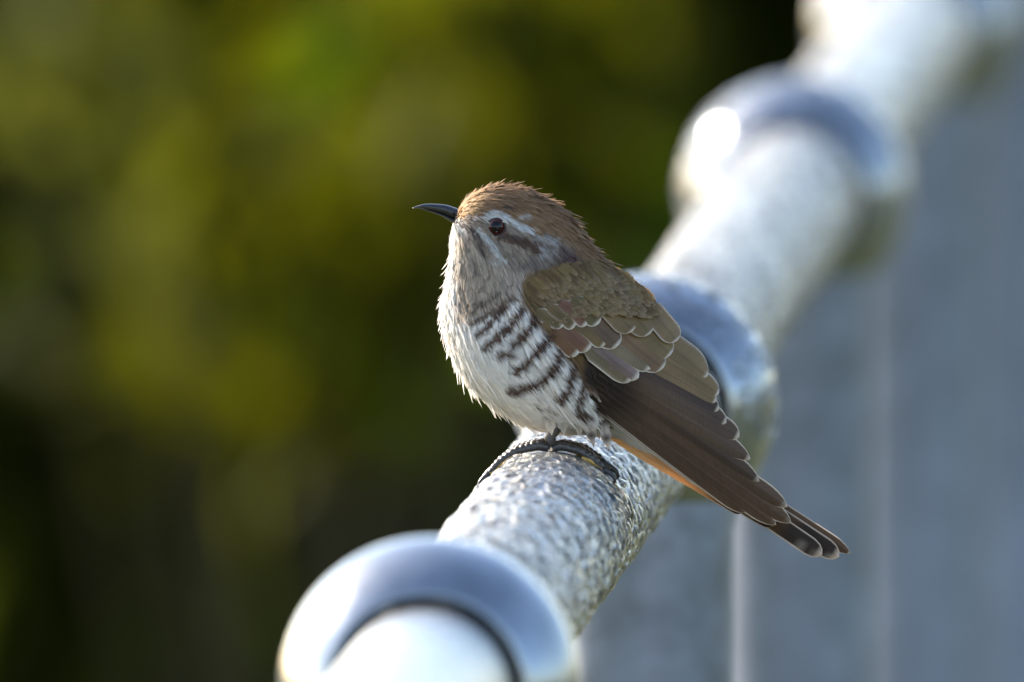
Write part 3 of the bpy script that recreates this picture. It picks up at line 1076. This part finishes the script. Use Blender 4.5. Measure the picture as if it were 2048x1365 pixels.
# ---- bill: upper and lower mandible
def mandible(name, top, bot, wid):
    n = 24
    t = np.linspace(0, 1, n)
    tp = catmull(np.array(top, float), t * (len(top) - 1)); bt = catmull(np.array(bot, float), t * (len(bot) - 1))
    w = catmull(np.array([[x] for x in wid], float), t * (len(wid) - 1))[:, 0]
    seg = 20
    V, Fc = [], []
    for i in range(n):
        c = (tp[i] + bt[i]) / 2; h = (tp[i] - bt[i]) / 2
        for k in range(seg):
            a = 2 * math.pi * k / seg
            V.append((c[0] + h[0] * math.cos(a), c[1] + h[1] * math.cos(a), w[i] * math.sin(a)))
    for i in range(n - 1):
        for k in range(seg):
            k2 = (k + 1) % seg
            Fc.append((i * seg + k, i * seg + k2, (i + 1) * seg + k2, (i + 1) * seg + k))
    Fc.append(tuple(range(seg))[::-1]); Fc.append(tuple((n - 1) * seg + k for k in range(seg)))
    return mesh_obj(name, to_local(np.array(V)), Fc, M_BILL, bill)


bill = empty('bill', (0, 0, 0), bird)
mandible('upper_mandible', [(936, 426), (914, 417), (888, 409.5), (855, 408), (838, 411), (825, 416)],
         [(938, 447), (914, 441), (886, 429), (856, 420), (838, 417), (825, 417.5)], [17, 15, 11, 7, 4, 0.6])
mandible('lower_mandible', [(940, 446), (914, 440), (888, 429.5), (860, 421), (842, 418)],
         [(936, 455), (910, 449), (885, 434), (858, 423.5), (840, 419)], [15, 13, 9, 5, 1])
for side in (1, -1):
    nv, nf = lathe([(-1.2 / S_PX, 0.0), (-1.0 / S_PX, 2.6 / S_PX), (1.0 / S_PX, 3.4 / S_PX)], 16, 'Y')
    o = mesh_obj('nostril', nv, nf, M_PUPIL, bill)
    o.location = L2(908, 428, -14.0 * side)

# ---- eyes
for side in (1, -1):
    eye = empty('eye', (0, 0, 0), bird)
    c = L2(EYE[0], EYE[1], 0); c[1] = (eye_y + 8.5) / S_PX * side
    R = 18.0 / S_PX
    V, Fc = lathe([(-R * math.cos(a), R * math.sin(a)) for a in np.linspace(0.0, math.pi, 24)], 32, 'Y')
    o = mesh_obj('eyeball', V, Fc, M_EYE, eye); o.location = c
    pr = [(-R * 1.015 * math.cos(a), R * 1.015 * math.sin(a)) for a in np.linspace(0.0, 0.64, 8)]
    V, Fc = lathe(pr, 32, 'Y')
    o = mesh_obj('pupil', V, Fc, M_PUPIL, eye); o.location = c
    if side < 0: o.rotation_euler = (0, 0, math.pi)
    V, Fc = [], []
    path = [(17.0 / S_PX * math.cos(a) * 1.06, -6.5 / S_PX, 16.4 / S_PX * math.sin(a)) for a in np.linspace(0, 2 * math.pi, 41)]
    V, Fc = tube(path, [2.3 / S_PX] * 41, 8, False)
    o = mesh_obj('eyelid', V, Fc, M_LID, eye); o.location = c
    if side < 0: o.rotation_euler = (0, 0, math.pi)

# ---- legs and feet: two toes forward, two back, wrapped over the tube
RAIL_C = (1092.0 + float(rail_off(0.0)) * S_PX, 1058.0)                      # tube axis at the bird in the side view
RT = R_PIPE * S_PX


def ring_pt(ang, up, y):                       # ang from the top of the tube, degrees, negative = forward (left)
    a = rad(ang)
    # the tube climbs up and to the right with depth
    du, dv = y * xdir_slope[0], y * xdir_slope[1]
    return np.array([RAIL_C[0] + du + (RT + up) * math.sin(a), RAIL_C[1] + dv - (RT + up) * math.cos(a), y])


xdir_slope = (r_cam.x / r_cam.z, -r_cam.y / r_cam.z)
for si, side in enumerate((1, -1)):
    foot = empty('foot', (0, 0, 0), bird)
    yb = -62 * side
    # tarsus
    pth = [np.array([1125, 830, yb * 1.05]), np.array([1112, 858, yb]), np.array([1098, 878, yb]), ring_pt(2, 12, yb)]
    V, Fc = tube(list(to_local(np.array(pth))), [13 / S_PX, 11.5 / S_PX, 10.5 / S_PX, 11 / S_PX], 14)
    mesh_obj('tarsus', V, Fc, M_TOE, foot)
    for (a0, a1, spread, rr, n) in ((-1, -46, -14, 7.8, 15), (-3, -40, 34, 7.2, 13), (3, 41, -24, 7.2, 13), (2, 33, 24, 6.6, 11)):
        toe = None
        pts, rads = [], []
        m_ = 60
        for i in range(m_):
            t = i / (m_ - 1)
            an = a0 + (a1 - a0) * t
            bump = 1 + 0.20 * abs(math.sin(t * n * math.pi * 0.8)) * (1 if t > 0.1 else 0)
            arch = 3 * math.sin(t * math.pi * 3) ** 2 + 12 * math.sin(t * math.pi)
            r_ = rr * (1.12 - 0.38 * t) * bump
            pts.append(ring_pt(an, r_ * 0.92 + arch * 0.4, yb + spread * side * t ** 0.8)); rads.append(r_ / S_PX)
        V, Fc = tube(list(to_local(np.array(pts))), rads, 14)
        toe = mesh_obj('toe', V, Fc, M_TOE, foot)
        # pads under the toe
        pp, pr = [], []
        for i in range(5, m_):
            t = i / (m_ - 1)
            an = a0 + (a1 - a0) * t
            if t < 0.55: continue
            pp.append(ring_pt(an, 3.4 + 1.2 * math.sin(t * 19), yb + spread * side * t ** 0.8 - 3.5 * side)); pr.append(rr * (0.55 + 0.12 * math.sin(t * 19 + 1)) / S_PX)
        V, Fc = tube(list(to_local(np.array(pp))), pr, 10)
        mesh_obj('toe_pad', V, Fc, M_SOLE, toe)
        # claw
        e = pts[-1]; sg = -1 if a1 < 0 else 1
        ca_, cb_ = math.cos(rad(a1)), math.sin(rad(a1))
        cp, crd = [], []
        for i in range(12):
            t = i / 11
            an = a1 + sg * 12.5 * math.sin(t * 1.75)
            cp.append(ring_pt(an, rads[-1] * S_PX * 0.95 + 6 * math.sin(t * 3.1) - 6.5 * t * t, e[2])); crd.append((6.6 * (1 - t) ** 0.75 + 0.5) / S_PX)
        V, Fc = tube(list(to_local(np.array(cp))), crd, 10)
        mesh_obj('claw', V, Fc, M_CLAW, toe)

# ------------------------------------------------------------------ bushes behind
def leaf_clump(g_, V, F, C, c0, cs, n_leaf, leaf, base, droop=0.5):
    for li in range(n_leaf):
        k = len(V)
        c = c0 + g_.normal(0, 1, 3) * cs
        c[2] = max(0.02, c[2])
        d = g_.normal(0, 1, 3) * np.array([0.6, 0.6, 1]) + np.array([0, 0, droop]); d /= np.linalg.norm(d)
        s_ = np.cross(d, g_.normal(0, 1, 3)); s_ /= np.linalg.norm(s_) + 1e-9
        nn = np.cross(s_, d)
        L = leaf * g_.uniform(0.7, 1.4); w = L * g_.uniform(0.16, 0.28)
        V += [c, c + d * L * 0.45 + s_ * w + nn * L * 0.05, c + d * L * 0.45 - s_ * w + nn * L * 0.05, c + d * L * 0.45, c + d * L - nn * L * 0.12]
        F += [(k, k + 3, k + 1), (k, k + 2, k + 3), (k + 1, k + 3, k + 4), (k + 3, k + 2, k + 4)]
        C += [base * g_.uniform(0.75, 1.25)] * 5


def bush_mesh(seed, height, radius, n_clump, n_leaf, leaf, palette, extra=()):
    g_ = np.random.default_rng(seed)
    V, F, C = [], [], []
    for ci in range(n_clump):
        a = g_.uniform(0, 2 * math.pi); rr = radius * math.sqrt(g_.uniform(0.05, 1)); zz = height * g_.uniform(0.02, 1) ** 0.9
        rr *= math.sqrt(max(0.05, 1 - (zz / height * 0.92) ** 3))
        base = np.array(palette[g_.integers(len(palette))]) * g_.uniform(0.6, 1.3)
        leaf_clump(g_, V, F, C, np.array([rr * math.cos(a), rr * math.sin(a), zz]), g_.uniform(0.06, 0.14) * np.array([1, 1, 1.4]), n_leaf, leaf, base)
    for (c0, su, sv, n, colr) in extra:
        leaf_clump(g_, V, F, C, np.array(c0), np.array([su, 0.05, sv]), n, leaf * 0.8, np.array(colr), 0.8)
    return np.array(V), F, np.array(C)


def stem_mesh(seed, height, radius, shoots=()):
    g_ = np.random.default_rng(seed)
    V, F = [], []
    for i in range(14):
        a = g_.uniform(0, 2 * math.pi); rr = radius * g_.uniform(0.2, 0.8); h = height * g_.uniform(0.5, 0.9)
        p0 = np.array([g_.normal(0, 0.08), g_.normal(0, 0.08), -0.03])
        p2 = np.array([rr * math.cos(a), rr * math.sin(a), h])
        p1 = (p0 + p2) / 2 + np.array([-0.2 * rr * math.cos(a), -0.2 * rr * math.sin(a), 0.1 * h])
        v, f = tube([p0, p0 * 0.3 + p1 * 0.7, p1, p1 * 0.4 + p2 * 0.6, p2], [0.02, 0.016, 0.012, 0.008, 0.003], 6)
        o = len(V); V += v; F += [tuple(o + q for q in ff) for ff in f]
    for sh in shoots:                          # long shoots that carry the outer sprays of leaves
        p2 = np.array(sh[0]); p0 = np.array([p2[0] * 0.35, p2[1] * 0.35, -0.03]); p1 = np.array([p2[0] * 0.75, p2[1] * 0.8, p2[2] * 0.55])
        v, f = tube([p0, p0 * 0.45 + p1 * 0.55, p1, p1 * 0.4 + p2 * 0.6, p2], [0.010, 0.008, 0.006, 0.005, 0.002], 6)
        o = len(V); V += v; F += [tuple(o + q for q in ff) for ff in f]
    return V, F


OLV = [(0.055, 0.056, 0.004), (0.06, 0.056, 0.005), (0.042, 0.05, 0.004), (0.055, 0.055, 0.012)]
GRN = [(0.032, 0.042, 0.002), (0.038, 0.042, 0.002), (0.026, 0.034, 0.002)]
DRK = [(0.030, 0.030, 0.003), (0.034, 0.028, 0.004), (0.026, 0.030, 0.003)]


def ground_at(u, dist):
    q = CAM + cf * dist + cr * ((u - W_PX / 2) * dist / F_PX)
    return Vector((q.x, q.y, 0))


def spray(u, v, dist, su, sv, n, colr):        # a leafy shoot standing out of a bush: where it is, its spread and colour
    q = CAM + cf * dist + cr * ((u - W_PX / 2) * dist / F_PX) - cu * ((v - H_PX / 2) * dist / F_PX)
    return (q, su * dist / F_PX, sv * dist / F_PX, n, colr)


YG, GG, GY, BR = (0.060, 0.064, 0.0012), (0.034, 0.062, 0.0012), (0.056, 0.062, 0.008), (0.08, 0.062, 0.006)
YB = (0.052, 0.056, 0.0012)
SPRAYS = [spray(70, 130, 19.6, 80, 120, 14, GY), spray(330, 480, 19.5, 90, 170, 16, GY),
          spray(560, 440, 19.5, 120, 170, 34, YG), spray(700, 600, 19.5, 130, 130, 34, YG), spray(260, 250, 19.6, 70, 90, 8, YG),
          spray(760, 250, 19.6, 80, 110, 40, GG), spray(960, 170, 19.3, 80, 150, 70, YB), spray(680, 90, 19.6, 100, 80, 20, YG),
          spray(1250, 240, 19.3, 60, 140, 26, YB), spray(1290, 440, 19.6, 60, 70, 30, GG), spray(820, 720, 19.6, 90, 90, 20, GG), spray(420, 760, 19.5, 100, 130, 16, YG), spray(640, 840, 19.5, 110, 90, 14, YG),
          spray(1080, 420, 19.4, 90, 110, 20, YB), spray(860, 450, 19.4, 90, 120, 32, YB)]
BUSH = [  # photo column it stands in, distance, height, radius, palette, label, shoots
    (900, 20.4, 1.12, 0.42, GRN, 'olive green leafy bush beyond the handrail, behind the bird\'s head and breast', SPRAYS),
    (3300, 21.0, 1.1, 0.50, GRN, 'mid green leafy bush beyond the handrail, hidden by the posts', ()),
    (2100, 21.5, 1.2, 0.50, GRN, 'deep green leafy bush beyond the handrail, above the bird\'s back', ()),
    (-900, 20.9, 1.15, 0.55, DRK, 'dark leafy bush standing left of the olive green one', ()),
    (6200, 22.0, 1.2, 0.55, OLV, 'olive green leafy bush standing right of the handrail\'s far end', ()),
    (-4600, 22.0, 1.2, 0.6, GRN, 'mid green leafy bush standing two bushes left of the olive green one', ()),
    (-8000, 21.6, 1.1, 0.55, OLV, 'olive leafy bush at the left end of the row', ()),
]
for i, (u, dist, h, r, pal, lab, shoots) in enumerate(BUSH):
    g0 = ground_at(u, dist)
    b_ = empty('bush', g0)
    V, F, C = bush_mesh(50 + i, h, r, 110, 110 if pal is DRK else 60, 0.085, pal, [(q - g0, a, c, n, k) for (q, a, c, n, k) in shoots])
    fo = mesh_obj('foliage', V, F, M_LEAF, b_, smooth=False, vcol=C)
    tag(fo, kind='stuff')
    V, F = stem_mesh(90 + i, h, r, [(q - g0,) for (q, *_) in shoots])
    mesh_obj('stem', V, F, M_BARK, b_)
    tag(b_, lab, 'bush', 'bushes in a row beyond the handrail')
